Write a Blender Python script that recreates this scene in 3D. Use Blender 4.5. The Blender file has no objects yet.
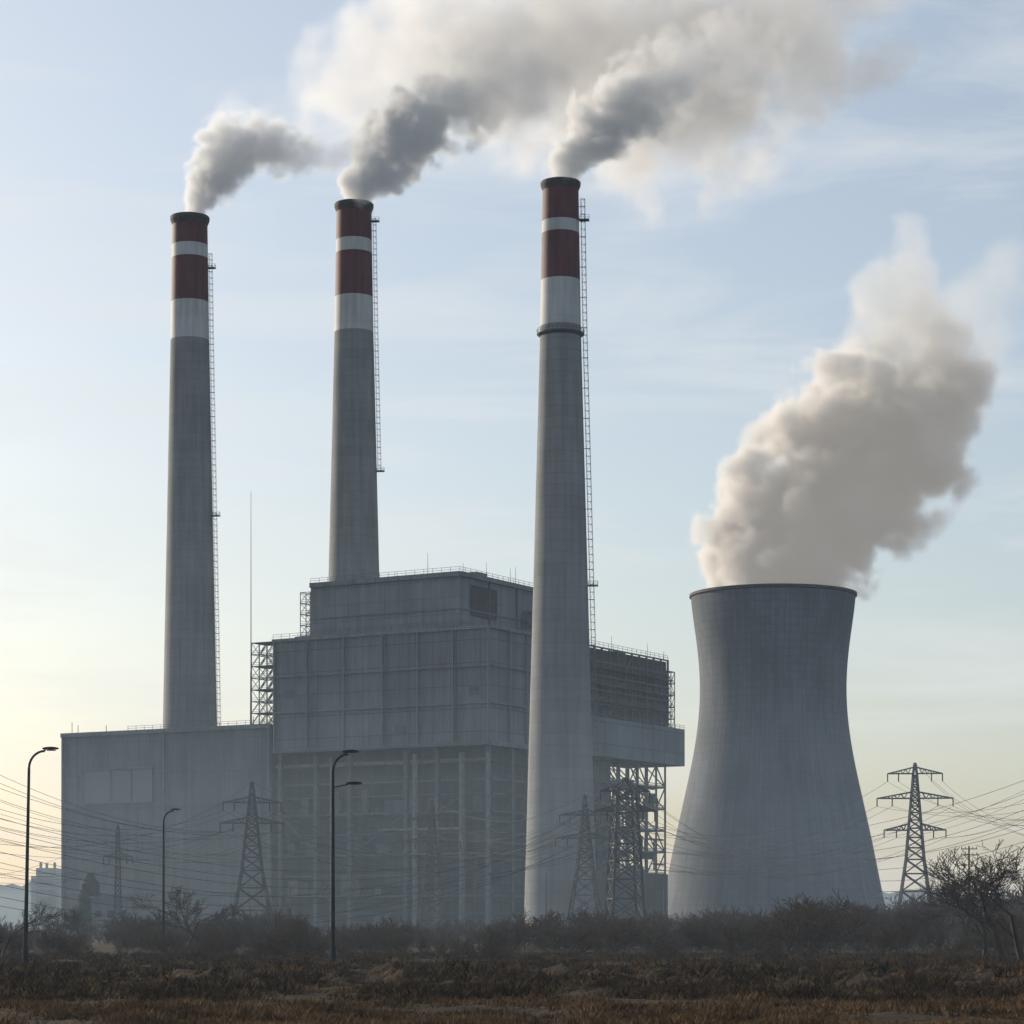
import bpy, math, random
import numpy as np
from mathutils import Vector, noise as mnoise
random.seed(7); rng=np.random.default_rng(7)
KY=1.86; F=1400.0*KY; HC=2.2; HZ=930.0
def W(px,py,D): return Vector(((px-512)/F*D*KY, D*KY, HC+(HZ-py)/F*D*KY))
sc=bpy.context.scene
# ---------------------------------------------------------------- materials
def newmat(name):
    m=bpy.data.materials.new(name); m.use_nodes=True
    nt=m.node_tree; b=nt.nodes['Principled BSDF']; return m,nt,b
def ramp(nt,src,a,b,p0=0.3,p1=0.7):
    r=nt.nodes.new('ShaderNodeValToRGB')
    r.color_ramp.elements[0].position=p0; r.color_ramp.elements[1].position=p1
    r.color_ramp.elements[0].color=(*a,1); r.color_ramp.elements[1].color=(*b,1)
    nt.links.new(src,r.inputs[0]); return r.outputs[0]
def mul(c,k): return tuple(min(1,x*k) for x in c)
def mat_noise(name,base,scale=0.5,lo=0.7,hi=1.25,rough=0.85,bump=0.2,stretch=(1,1,1),metal=0,spec=.5):
    m,nt,b=newmat(name)
    tc=nt.nodes.new('ShaderNodeTexCoord'); mp=nt.nodes.new('ShaderNodeMapping')
    mp.inputs['Scale'].default_value=stretch
    nt.links.new(tc.outputs['Object'],mp.inputs[0])
    n=nt.nodes.new('ShaderNodeTexNoise'); n.inputs['Scale'].default_value=scale; n.inputs['Detail'].default_value=8
    nt.links.new(mp.outputs[0],n.inputs[0])
    nt.links.new(ramp(nt,n.outputs[0],mul(base,lo),mul(base,hi)),b.inputs['Base Color'])
    b.inputs['Roughness'].default_value=rough; b.inputs['Metallic'].default_value=metal; b.inputs['Specular IOR Level'].default_value=spec
    if bump:
        bp=nt.nodes.new('ShaderNodeBump'); bp.inputs['Strength'].default_value=bump; bp.inputs['Distance'].default_value=0.1
        nt.links.new(n.outputs[0],bp.inputs['Height']); nt.links.new(bp.outputs[0],b.inputs['Normal'])
    return m
def mat_panel(name,c,bw,bh,offset=0.0,mortar=0.02,mcol=0.6,var=0.12,ribs=0,streak=0.3,rough=0.7):
    """cladding / formwork: UV in metres"""
    m,nt,b=newmat(name)
    tc=nt.nodes.new('ShaderNodeTexCoord'); L=nt.links.new
    br=nt.nodes.new('ShaderNodeTexBrick'); br.offset=offset; br.squash=1
    br.inputs['Scale'].default_value=1; br.inputs['Brick Width'].default_value=bw; br.inputs['Row Height'].default_value=bh
    br.inputs['Mortar Size'].default_value=mortar; br.inputs['Mortar Smooth'].default_value=0.3
    br.inputs['Color1'].default_value=(*mul(c,1-var),1); br.inputs['Color2'].default_value=(*mul(c,1+var),1)
    br.inputs['Mortar'].default_value=(*mul(c,mcol),1); br.inputs['Bias'].default_value=0
    L(tc.outputs['UV'],br.inputs['Vector'])
    mp=nt.nodes.new('ShaderNodeMapping'); mp.inputs['Scale'].default_value=(0.45,0.03,1)
    L(tc.outputs['UV'],mp.inputs[0])
    n=nt.nodes.new('ShaderNodeTexNoise'); n.inputs['Scale'].default_value=1; n.inputs['Detail'].default_value=7; n.inputs['Roughness'].default_value=.6
    L(mp.outputs[0],n.inputs[0])
    r1=ramp(nt,n.outputs[0],(1-streak,)*3,(1+streak*.4,)*3,0.3,0.65)
    mp2=nt.nodes.new('ShaderNodeMapping'); mp2.inputs['Scale'].default_value=(0.05,0.05,1); L(tc.outputs['UV'],mp2.inputs[0])
    n2=nt.nodes.new('ShaderNodeTexNoise'); n2.inputs['Scale'].default_value=1; n2.inputs['Detail'].default_value=6
    L(mp2.outputs[0],n2.inputs[0])
    r2=ramp(nt,n2.outputs[0],(1-streak,)*3,(1+streak*.3,)*3,0.3,0.7)
    x=nt.nodes.new('ShaderNodeMix'); x.data_type='RGBA'; x.blend_type='MULTIPLY'; x.inputs[0].default_value=1
    L(br.outputs[0],x.inputs[6]); L(r1,x.inputs[7])
    y=nt.nodes.new('ShaderNodeMix'); y.data_type='RGBA'; y.blend_type='MULTIPLY'; y.inputs[0].default_value=1
    L(x.outputs[2],y.inputs[6]); L(r2,y.inputs[7]); L(y.outputs[2],b.inputs['Base Color'])
    b.inputs['Roughness'].default_value=rough; b.inputs['Specular IOR Level'].default_value=.3
    if ribs:
        w=nt.nodes.new('ShaderNodeTexWave'); w.bands_direction='X'; w.inputs['Scale'].default_value=ribs
        L(tc.outputs['UV'],w.inputs[0])
        bp=nt.nodes.new('ShaderNodeBump'); bp.inputs['Strength'].default_value=.6; bp.inputs['Distance'].default_value=.15
        L(w.outputs['Fac'],bp.inputs['Height']); L(bp.outputs[0],b.inputs['Normal'])
    return m
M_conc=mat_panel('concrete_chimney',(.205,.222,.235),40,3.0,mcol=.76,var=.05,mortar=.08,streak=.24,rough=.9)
M_red=mat_panel('red_paint',(.095,.028,.038),40,3.0,mcol=.8,var=.04,mortar=.05,streak=.35)
M_white=mat_panel('white_paint',(.43,.46,.48),40,3.0,mcol=.85,var=.04,mortar=.05,streak=.25)
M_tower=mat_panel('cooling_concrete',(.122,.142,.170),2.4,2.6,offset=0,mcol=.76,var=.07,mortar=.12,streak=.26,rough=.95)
M_clad=mat_panel('metal_cladding',(.148,.174,.198),8,6.5,offset=0,mcol=.42,var=.10,mortar=.13,ribs=.35,streak=.25,rough=.75)
M_clad2=mat_panel('metal_cladding_light',(.172,.198,.22),4.5,5,offset=0,mcol=.6,var=.08,mortar=.09,ribs=.35,streak=.25,rough=.75)
M_hall=mat_panel('hall_cladding',(.138,.16,.178),6,10,offset=0,mcol=.7,var=.06,mortar=.09,ribs=.25,streak=.22,rough=.8)
M_dark=mat_panel('dark_louvres',(.05,.056,.064),3.5,1.2,offset=0,mcol=.5,var=.2,mortar=.12,streak=.3)
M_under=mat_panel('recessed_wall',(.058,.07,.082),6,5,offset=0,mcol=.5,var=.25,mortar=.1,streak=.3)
M_roof=mat_noise('roof_felt',(.10,.10,.10),.3)
M_steel=mat_noise('grey_steel',(.072,.085,.098),.8,rough=.7,bump=0)
M_pipe=mat_noise('pale_pipe',(.12,.14,.155),.8,rough=.7,bump=0)
M_pyl=mat_noise('galvanised_steel',(.04,.044,.05),.8,rough=.8,bump=0,spec=.2)
M_black=mat_noise('dark_paint',(.015,.017,.02),1,rough=.9,bump=0,spec=.1)
M_wire=mat_noise('aluminium_cable',(.04,.042,.045),1,rough=.9,bump=0,spec=.1)
M_rim=mat_noise('sooty_rim',(.05,.045,.045),.5)
M_bark=mat_noise('bark',(.035,.027,.022),3,bump=0,spec=.1)
M_shrub=mat_noise('shrub_twigs',(.042,.028,.020),.12,lo=.5,hi=1.7,bump=0,spec=.1)
M_far=mat_noise('distant_trees',(.04,.045,.045),.02,bump=0)
M_glass,_nt,_b=newmat('window_glass'); _b.inputs['Base Color'].default_value=(.12,.145,.17,1); _b.inputs['Roughness'].default_value=.4
M_lens,_nt,_b=newmat('lamp_lens'); _b.inputs['Base Color'].default_value=(.2,.2,.19,1); _b.inputs['Roughness'].default_value=.5
# ---------------------------------------------------------------- mesh collector
class MB:
    def __init__(s): s.v=[]; s.f=[]; s.uv=[]; s.mi=[]
    def face(s,pts,uvs=None,mi=0):
        i=len(s.v); s.v.extend([tuple(p) for p in pts]); s.f.append(tuple(range(i,i+len(pts))))
        s.uv.append(uvs if uvs else [(p[0]+p[1],p[2]) for p in pts]); s.mi.append(mi)
    def beam(s,a,b,w,w2=None,n=4,mi=0,caps=False):
        a=Vector(a); b=Vector(b); d=b-a
        if d.length<1e-5: return
        w2=w if w2 is None else w2
        d.normalize(); u=d.cross(Vector((0,0,1)))
        if u.length<.05: u=Vector((1,0,0))
        u.normalize(); t=d.cross(u)
        i=len(s.v); 
        for (c,r) in ((a,w/2),(b,w2/2)):
            for k in range(n):
                an=2*math.pi*(k+.5)/n
                s.v.append(tuple(c+(u*math.cos(an)+t*math.sin(an))*r*(1.2 if n==4 else 1)))
        for k in range(n):
            k2=(k+1)%n
            s.f.append((i+k,i+k2,i+n+k2,i+n+k)); s.uv.append([(0,0)]*4); s.mi.append(mi)
        if caps:
            s.f.append(tuple(i+k for k in reversed(range(n)))); s.uv.append([(0,0)]*n); s.mi.append(mi)
            s.f.append(tuple(i+n+k for k in range(n))); s.uv.append([(0,0)]*n); s.mi.append(mi)
    def box(s,c,sx,sy,sz,ang=0,mi=0):
        c=Vector(c); ux=Vector((math.cos(ang),math.sin(ang),0)); uy=Vector((-math.sin(ang),math.cos(ang),0))
        q=[c-ux*sx/2-uy*sy/2,c+ux*sx/2-uy*sy/2,c+ux*sx/2+uy*sy/2,c-ux*sx/2+uy*sy/2]
        s.prism([(p.x,p.y) for p in q],c.z-sz/2,c.z+sz/2,mi)
    def prism(s,fp,z0,z1,mi=0,top=None,bottom=True):
        n=len(fp); u=0
        for k in range(n):
            a=fp[k]; b=fp[(k+1)%n]; L=math.hypot(b[0]-a[0],b[1]-a[1])
            s.face([(*a,z0),(*b,z0),(*b,z1),(*a,z1)],[(u,z0),(u+L,z0),(u+L,z1),(u,z1)],mi); u+=L
        s.face([(*p,z1) for p in fp],[p for p in fp],mi if top is None else top)
        if bottom: s.face([(*p,z0) for p in reversed(fp)],[p for p in reversed(fp)],mi)
    def lathe(s,cx,cy,prof,n=64,mis=None,smooth=True):
        rmean=max(r for r,z in prof)
        for j in range(len(prof)-1):
            (r0,z0),(r1,z1)=prof[j],prof[j+1]
            for k in range(n):
                a0=2*math.pi*k/n; a1=2*math.pi*(k+1)/n
                s.face([(cx+r0*math.cos(a0),cy+r0*math.sin(a0),z0),(cx+r0*math.cos(a1),cy+r0*math.sin(a1),z0),
                        (cx+r1*math.cos(a1),cy+r1*math.sin(a1),z1),(cx+r1*math.cos(a0),cy+r1*math.sin(a0),z1)],
                       [(a0*rmean,z0),(a1*rmean,z0),(a1*rmean,z1),(a0*rmean,z1)],mis[j] if mis else 0)
    def make(s,name,mats,parent=None,smooth=False,merge=False):
        me=bpy.data.meshes.new(name); me.from_pydata(s.v,[],s.f)
        uvl=me.uv_layers.new(name='UVMap')
        flat=[c for f in s.uv for p in f for c in p]
        uvl.data.foreach_set('uv',flat)
        if not isinstance(mats,(list,tuple)): mats=[mats]
        for m in mats: me.materials.append(m)
        me.polygons.foreach_set('material_index',s.mi)
        if merge:
            import bmesh
            bm=bmesh.new(); bm.from_mesh(me); bmesh.ops.remove_doubles(bm,verts=bm.verts,dist=1e-4); bm.to_mesh(me); bm.free()
        if smooth: me.polygons.foreach_set('use_smooth',[True]*len(me.polygons))
        me.update()
        o=bpy.data.objects.new(name,me); sc.collection.objects.link(o)
        if parent: o.parent=parent
        return o
def empty(name,loc=(0,0,0)):
    e=bpy.data.objects.new(name,None); sc.collection.objects.link(e); return e
def railing(m,pts,h=1.2,step=3,w=.13,mi=0):
    for a,b in zip(pts[:-1],pts[1:]):
        a=Vector(a); b=Vector(b); n=max(1,int((b-a).length/step))
        for k in range(n+1):
            p=a.lerp(b,k/n); m.beam(p,p+Vector((0,0,h)),w,mi=mi)
        for hh in (h,h*.5): m.beam(a+Vector((0,0,hh)),b+Vector((0,0,hh)),w*.8,mi=mi)
def frame3(m,o,ux,uy,nx,ny,nz,dx,dy,dz,w=.35,diag=.5,mi=0,decks=False):
    o=Vector(o); ux=Vector(ux).normalized(); uy=Vector(uy).normalized()
    P=lambda i,j,k:o+ux*dx*i+uy*dy*j+Vector((0,0,dz*k))
    for i in range(nx+1):
        for j in range(ny+1): m.beam(P(i,j,0),P(i,j,nz),w,mi=mi)
    for k in range(nz+1):
        for j in range(ny+1): m.beam(P(0,j,k),P(nx,j,k),w*.8,mi=mi)
        for i in range(nx+1): m.beam(P(i,0,k),P(i,ny,k),w*.8,mi=mi)
    for k in range(nz):
        for i in range(nx):
            for j in range(ny+1):
                if random.random()<diag:
                    if random.random()<.5: m.beam(P(i,j,k),P(i+1,j,k+1),w*.5,mi=mi)
                    else: m.beam(P(i+1,j,k),P(i,j,k+1),w*.5,mi=mi)
            if decks:
                for j in (0,ny): 
                    for hh in (.5,1.1): m.beam(P(i,j,k)+Vector((0,0,hh)),P(i+1,j,k)+Vector((0,0,hh)),w*.35,mi=mi)
        for j in range(ny):
            for i in range(nx+1):
                if random.random()<diag: m.beam(P(i,j,k),P(i,j+1,k+1),w*.5,mi=mi)
# ---------------------------------------------------------------- chimneys
def chimney(pxc_top,pxc_base,D,bands,wid,ladder,plat):
    D*=KY
    par=empty('industrial_chimney')
    cx=(pxc_base-512)/F*D; cxt=(pxc_top-512)/F*D
    ys=[p for p,_ in wid]; ws=[w for _,w in wid]
    R=lambda py:float(np.interp(py,ys,ws))/F*D/2
    cx=cxt*.65+cx*.35
    Z=lambda py:HC+(HZ-py)/F*(D-R(py))
    m=MB(); pys=[HZ+2.2*F/D]
    allb=sorted([b[0] for b in bands],reverse=True)
    prof=[];mis=[]
    stops=[pys[0]]+allb
    for a,b,mi in zip(stops[:-1],stops[1:],[0]+[bb[1] for bb in sorted(bands,key=lambda t:-t[0])][:-1]):
        n=max(1,int((a-b)/25))
        for k in range(n):
            py=a+(b-a)*k/n; prof.append((R(py),Z(py))); mis.append(mi)
    prof.append((R(stops[-1]),Z(stops[-1])))
    m.lathe(cx,D,prof,72,mis)
    m.make('shaft',[M_conc,M_red,M_white],par,smooth=True,merge=True)
    m=MB(); pt=stops[-1]; zt=Z(pt); r=R(pt)
    u=D/F
    m.lathe(cx,D,[(r,zt-2*u),(r+1.2*u,zt+1*u),(r+2.0*u,zt+3*u),(r+2.2*u,zt+6*u),(r+1.2*u,zt+7*u),(r-1.5*u,zt+7*u),(r-2*u,zt-30*u)],72)
    m.make('flared_rim',M_rim,par,smooth=False,merge=True)
    m=MB()
    for py in plat:
        z=Z(py); r=R(py)
        m.lathe(cx,D,[(r-.05,z-1.0),(r+.9,z-.25),(r+.9,z),(r-.05,z)],48)
        for k in range(36):
            a=2*math.pi*k/36; p=Vector((cx+(r+.85)*math.cos(a),D+(r+.85)*math.sin(a),z)); m.beam(p,p+Vector((0,0,1.1)),.1)
            a2=2*math.pi*(k+1)/36; q=Vector((cx+(r+.85)*math.cos(a2),D+(r+.85)*math.sin(a2),z))
            for h in (.55,1.1): m.beam(p+Vector((0,0,h)),q+Vector((0,0,h)),.08)
    y0,y1=ladder; n=int((Z(y0)-Z(y1))/2.0)
    an=math.radians(-10)
    prev=None
    for k in range(n+1):
        py=y1+(y0-y1)*k/n; r=R(py); z=Z(py)
        ps=[]
        for (dr,dt) in ((.6,-.5),(.6,.5),(1.65,-.5),(1.65,.5)):
            ps.append(Vector((cx+(r+dr)*math.cos(an)-dt*math.sin(an),D+(r+dr)*math.sin(an)+dt*math.cos(an),z)))
        for a,b in ((0,1),(1,3),(3,2),(2,0)): m.beam(ps[a],ps[b],.10)
        if k%4==0:
            m.beam(Vector((cx+(r-.3)*math.cos(an),D+(r-.3)*math.sin(an),z)),ps[2],.16)
        if prev:
            for a in range(4): m.beam(prev[a],ps[a],.11)
            m.beam(prev[0],ps[2],.06)
        prev=ps
    for py in [y1-(y1-y0)*t for t in ((.45,.97) if y1>500 else (.99,))]+([y1] if y1<500 else []):
        r=R(py); m.box((cx+(r+1.4)*math.cos(an),D+(r+1.4)*math.sin(an),Z(py)),2.6,2.2,.25,an)
        c=Vector((cx+(r+1.4)*math.cos(an),D+(r+1.4)*math.sin(an),Z(py)))
        railing(m,[c+Vector((-1.2,-1.1,0)),c+Vector((1.3,-1.1,0)),c+Vector((1.3,1.1,0)),c+Vector((-1.2,1.1,0))],step=1.2,w=.09)
    m.make('ladder_and_platforms',M_steel,par)
chimney(192,186,470,[(336,2),(298,1),(254,2),(241,1),(219,0)],[(219,35),(336,38.5),(728,54),(935,64)],(250,728),[])
chimney(354.5,353,475,[(328,2),(293,1),(249,2),(236,1),(206,0)],[(206,35),(328,39),(578,51),(935,68)],(215,468),[])
chimney(562.5,557,373,[(322,2),(276,1),(229,2),(217,1),(184,0)],[(184,36),(330,41),(570,54),(935,74)],(195,900),[329])
# ---------------------------------------------------------------- cooling tower
def cooling():
    par=empty('cooling_tower'); D=480*KY; cx=(773-512)/F*D
    pr=[(583,82.5),(600,80),(620,78),(645,75.5),(670,73.5),(695,73),(720,75),(750,79.5),(780,86),(810,92.5),(840,98.5),(870,104),(900,110.5),(920,115)]
    ys=np.array([p for p,_ in pr]); ws=np.array([w for _,w in pr],float)
    co=np.polyfit(ys,ws,5)
    prof=[]
    for py in np.linspace(919,585,44):
        r=float(np.polyval(co,py))/F*D; prof.append((r,HC+(HZ-py)/F*(D-r)))
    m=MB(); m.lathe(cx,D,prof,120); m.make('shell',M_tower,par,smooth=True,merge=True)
    m=MB(); r,z=prof[-1]
    m.lathe(cx,D,[(r-.05,z-.7),(r+.5,z-.4),(r+.5,z+.5),(r-.9,z+.5),(r-1.2,z-3)],120); m.make('rim',M_rim,par,merge=True)
    m=MB(); r0,z0=prof[0]
    for k in range(44):
        a=2*math.pi*k/44; b=2*math.pi*(k+.5)/44; c=2*math.pi*(k+1)/44
        P=lambda an,r,z:(cx+r*math.cos(an),D+r*math.sin(an),z)
        m.beam(P(a,r0+1.5,0),P(b,r0-.3,z0+.2),.9,n=6); m.beam(P(c,r0+1.5,0),P(b,r0-.3,z0+.2),.9,n=6)
    m.lathe(cx,D,[(r0-9,0),(r0-9,z0+1)],60)
    m.make('support_columns',M_tower,par)
cooling()
# ---------------------------------------------------------------- power station
def Y(x,y): return Vector((x,y*KY))
L_=Y(-70.9,415.4); C_=Y(-6.2,395); R_=Y(49.7,446.2)
dF=(C_-L_).normalized(); dR=Vector((-dF.y,dF.x))
if dR.y<0: dR=-dR
LR=(R_-C_).dot(dR); R_=C_+dR*LR; M_=C_+dR*40
Zr=88.2; Zo=54.6
def xy(v): return (v.x,v.y)
def out(a,b):
    d=(b-a).normalized(); return Vector((d.y,-d.x))
nF=out(L_,C_); nR=out(C_,R_)
def V3(p,z): return Vector((p.x,p.y,z))
AF=math.atan2(dF.y,dF.x); AR=math.atan2(dR.y,dR.x)
ps=empty('power_station_building')
m=MB(); m.prism([xy(L_),xy(C_),xy(M_),xy(M_-nR*19),xy(C_+dR*76-nR*19),xy(L_+dR*76)],Zo,Zr,0,top=1)
m.make('boiler_house_upper_walls',[M_clad,M_roof],ps)
m=MB()
m.prism([xy(M_-nR*.6),xy(R_-nR*.6),xy(R_-nR*18.9),xy(M_-nR*18.9)],Zo+2,Zr-.6,0,top=1)
m.make('louvred_annex_walls',[M_dark,M_roof],ps)
m=MB()
def strip(a,b,z,h,n,o=.25,mi=0):
    p=a+n*o/2; q=b+n*o/2; c=(p+q)/2; d=(b-a)
    m.box((c.x,c.y,z),d.length,o+.3,h,math.atan2(d.y,d.x),mi)
def rib(p,z0,z1,n,w=.45,o=.35):
    c=p+n*o/2; m.box((c.x,c.y,(z0+z1)/2),w,o+.3,z1-z0,math.atan2(n.y,n.x)+math.pi/2)
for zz,h in ((Zr-.3,.9),(Zo+.4,1.2),(66.5,.45),(77,.3)):
    strip(L_,C_,zz,h,nF,.5); strip(C_,M_,zz,h,nR,.51)
for t in (.01,.165,.34,.52,.68,.84,.995): rib(L_.lerp(C_,t),Zo,Zr,nF,.5,.6)
for t in (.25,.5,.75): rib(C_.lerp(M_,t),Zo,Zr,nR,.5,.6)
m.make('facade_ribs_and_cornices',M_clad2,ps)
m=MB()
for t in (.165,.52,.84): 
    p=L_.lerp(C_,t)+nF*.9+dF*1.2; m.beam(V3(p,Zo),V3(p,Zr-1),.3,n=6)
for t,z in ((.08,72),(.6,60),(.93,70)):
    p=L_.lerp(C_,t); m.box((p.x,p.y,z),3.2,.5,2.2,AF)
a=L_+nF*1.4; b=C_+nF*1.4
m.box(((a.x+b.x)/2,(a.y+b.y)/2,Zo-.1),(b-a).length,1.8,.25,AF); railing(m,[V3(L_+nF*2.2,Zo),V3(C_+nF*2.2,Zo)],w=.14)
m.make('downpipes_and_walkway',M_steel,ps)
m=MB()
for t in np.linspace(.02,.995,15): rib(M_.lerp(R_,float(t)),Zo+2,Zr,nR,.4,.3)
for zz in np.linspace(Zo+12,Zr-.2,6): strip(M_,R_,float(zz),.4,nR,.25)
for k in range(16):
    t=random.uniform(.1,.9); z=Zo+12+random.choice([0,5,10,15]); a=M_.lerp(R_,t)+nR*.6; b=M_.lerp(R_,min(1,t+.08))+nR*.6
    m.beam(V3(a,z),V3(b,z+5),.25)
for zz in (Zo+17,Zo+22,Zo+27): railing(m,[V3(M_+nR*1.6,zz),V3(R_+nR*1.6,zz)],w=.14); strip(M_,R_,zz,.15,nR,1.7)
m.make('annex_frame',M_steel,ps)
m=MB(); a=C_.lerp(R_,.42)+nR*.2; b=R_+dR*6
m.prism([xy(a+nR*3),xy(b+nR*3),xy(b-nR*8),xy(a-nR*3)],Zo,66.4,0,top=1)
m.make('projecting_gallery',[M_clad,M_roof],ps)
m=MB(); railing(m,[V3(a+nR*2.8,66.4),V3(b+nR*2.8,66.4)],w=.14)
m.make('gallery_railing',M_steel,ps)
# penthouse
pC=C_+dR*19.5-nR*22; pL=pC-dF*53; pR=pC+dR*50
m=MB(); m.prism([xy(pL),xy(pC),xy(pR),xy(pL+dR*50)],Zr,107,0,top=1)
m.make('penthouse_walls',[M_clad2,M_roof],ps)
m=MB()
pF=nF; pRn=nR
for zz,h,o in ((106.6,1.4,.6),(96.5,.4,.25),(Zr+1.5,3,2.0)):
    strip(pL,pC,zz,h,pF,o); strip(pC,pR,zz,h,pRn,o+.01)
q=(pL.lerp(pC,.5))+nF*6; m.box((q.x,q.y,Zr+.9),50,9,1.8,AF)
for t in (.33,.66): rib(pC.lerp(pR,t),Zr+3,106,pRn,.5,.3)
m.make('penthouse_cornices',M_clad,ps)
m=MB(); a=pC.lerp(pR,.12)+pRn*.32; b=pC.lerp(pR,.42)+pRn*.32
m.face([V3(a,95),V3(b,95),V3(b,104),V3(a,104)],[(0,0),(15,0),(15,9),(0,9)])
m.make('ventilation_grille',M_dark,ps)
m=MB()
railing(m,[V3(pL,107.3),V3(pC,107.3),V3(pR,107.3)],h=1.4)
railing(m,[V3(L_,Zr+.2),V3(C_,Zr+.2),V3(R_,Zr)],h=1.4)
railing(m,[V3(pL+nF*2.2,Zr+3),V3(pC+nF*2.2+nR*2,Zr+3),V3(pR+nR*2,Zr+3)],h=1.4,w=.15)
for s,t,h in ((.3,5,4),(.45,10,3.5),(.72,6,7.5),(.93,8,4),(.99,16,5),(.97,32,5),(.96,36,6),(.1,6,3)):
    p=pL.lerp(pC,s)+dR*t; m.beam(V3(p,107),V3(p,107+h),.2,.1)
for t,h in ((55,4),(80,5),(104,5)): p=C_+dR*t-nR*4; m.beam(V3(p,Zr-.6),V3(p,Zr+h),.2,.1)
m.make('roof_railings_and_antennas',M_steel,ps)
m=MB()
for s,t,sx,sy,sz in ((.25,12,5,4,2.2),(.6,14,8,4,1.5),(.88,20,4,6,2.5)): 
    p=pL.lerp(pC,s)+dR*t; m.box((p.x,p.y,107+sz/2),sx,sy,sz,AF)
for t,sx,sz in ((62,5,2),(90,6,1.8)): p=C_+dR*t-nR*8; m.box((p.x,p.y,Zr-.6+sz/2),sx,4,sz,AR)
m.make('roof_vents',M_clad2,ps)
# recessed lower storeys
m=MB(); s=5.0
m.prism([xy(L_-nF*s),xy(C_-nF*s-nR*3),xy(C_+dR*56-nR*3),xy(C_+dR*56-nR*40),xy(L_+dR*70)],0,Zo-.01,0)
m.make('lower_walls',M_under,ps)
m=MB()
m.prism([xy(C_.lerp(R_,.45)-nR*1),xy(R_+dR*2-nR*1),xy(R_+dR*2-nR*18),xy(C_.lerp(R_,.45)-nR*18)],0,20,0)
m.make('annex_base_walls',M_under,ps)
m=MB()
for t in (.03,.2,.36,.62,.76,.985):
    p=L_.lerp(C_,t)-nF*.8; m.box((p.x,p.y,Zo/2),1.3,1.3,Zo-.02,AF)
for t in (.12,.2,.28,.36,.44): 
    p=C_.lerp(R_,t)-nR*.8; m.box((p.x,p.y,Zo/2),1.3,1.3,Zo-.02,AR)
for z in (7,12,18,24,30,36,41,45):
    a=L_-nF*1; b=C_-nF*1; w_=.7 if z in (12,24,36,45) else .35; m.beam(V3(a,z),V3(b,z),w_); m.beam(V3(C_-nR,z),V3(C_.lerp(R_,.44)-nR,z),w_)
    if w_>.5: railing(m,[V3(a,z+.3),V3(b,z+.3)],w=.14); railing(m,[V3(C_-nR,z+.3),V3(C_.lerp(R_,.44)-nR,z+.3)],w=.14)
for t0,t1,z0,z1 in ((.2,.36,12,24),(.36,.62,24,36),(.62,.76,0,12),(.76,.985,36,45),(.03,.2,36,24),(.62,.76,24,36)):
    m.beam(V3(L_.lerp(C_,t0)-nF*.9,z0),V3(L_.lerp(C_,t1)-nF*.9,z1),.4)
for k in range(30):
    p=L_.lerp(C_,random.uniform(.03,.97))-nF*random.uniform(1.5,4); z=random.choice([0,12,24,36]); h=random.uniform(2,7)
    m.box((p.x,p.y,z+h/2+.3),random.uniform(1.5,5),2,h,AF)
m.make('structural_steel',M_steel,ps)
m=MB()
for t,w in ((.67,1.6),(.88,1.8),(.995,1.2),(.28,.7)):
    p=L_.lerp(C_,t)+nF*.4; m.beam(V3(p,0),V3(p,Zo-2),w,n=12)
m.beam(V3(L_-nF*1.8,50.5),V3(C_-nF*1.8,50.5),1.4,n=10)
m.beam(V3(L_.lerp(C_,.5)+nF*.3,31),V3(L_.lerp(C_,.88)+nF*.3,31),.8,n=10)
m.make('pipework',M_pipe,ps)
# open steel frame beneath annex
m=MB()
o=C_.lerp(R_,.50)-nR*1.5; NB=9; LBy=(LR*.5+1)/NB
frame3(m,V3(o,20),(dR.x,dR.y,0),(-nR.x,-nR.y,0),NB,2,5,LBy,7,6.9,w=.75,diag=.6,decks=True)
for k in range(110):
    t=random.uniform(.5,1.0); p=C_.lerp(R_,t)-nR*random.uniform(1,15); z=random.uniform(20,50)
    r=random.random()
    if r<.5: m.beam(V3(p,z),V3(p+dR*random.uniform(2,12),z),random.uniform(.3,.9),n=6)
    elif r<.8: m.beam(V3(p,z),V3(p,z+random.uniform(3,10)),random.uniform(.3,1.0),n=6)
    else: m.box((p.x,p.y,z),random.uniform(2,9),2,random.uniform(1.5,5),AR)
for k in (1,2,3,4): 
    c=C_.lerp(R_,.75)-nR*8.5; m.box((c.x,c.y,20+6.9*k),LR*.5,13.8,.35,AR)
c=C_.lerp(R_,.62)-nR*8; m.box((c.x,c.y,20+17),LR*.14,9,33.9,AR)
m.make('open_steel_frame',M_steel,ps)
# scaffold towers
m=MB()
frame3(m,V3(L_-dF*8.6-nF*1,63.4),(dF.x,dF.y,0),(-nF.x,-nF.y,0),3,2,7,2.8,4,3.5,w=.3,diag=.9,decks=True)
for k in range(1,8,2): c=L_-dF*4.4-nF*5; m.box((c.x,c.y,63.4+3.5*k),8.4,7.6,.15,AF)
frame3(m,V3(R_+dR*.3-nR*3,66.4),(dR.x,dR.y,0),(-nR.x,-nR.y,0),4,2,5,2.6,3,3.8,w=.34,diag=.9,decks=True)
for k in range(1,6,2): c=R_+dR*5.2-nR*6; m.box((c.x,c.y,66.4+3.8*k),10.2,6,.15,AR)
p=R_+dR*7-nR*5; m.beam(V3(p,85),V3(p,92),.25,.12)
frame3(m,V3(pL-dF*3.8,Zr),(dF.x,dF.y,0),(-nF.x,-nF.y,0),1,3,5,3.6,3,3.3,w=.28,diag=.9,decks=True)
frame3(m,V3(pC.lerp(pR,.72)+nR*.5,Zr+3),(dR.x,dR.y,0),(nR.x,nR.y,0),4,1,2,3,2,4,w=.28,diag=.9,decks=True)
m.make('scaffold_stairs',M_steel,ps)
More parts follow.
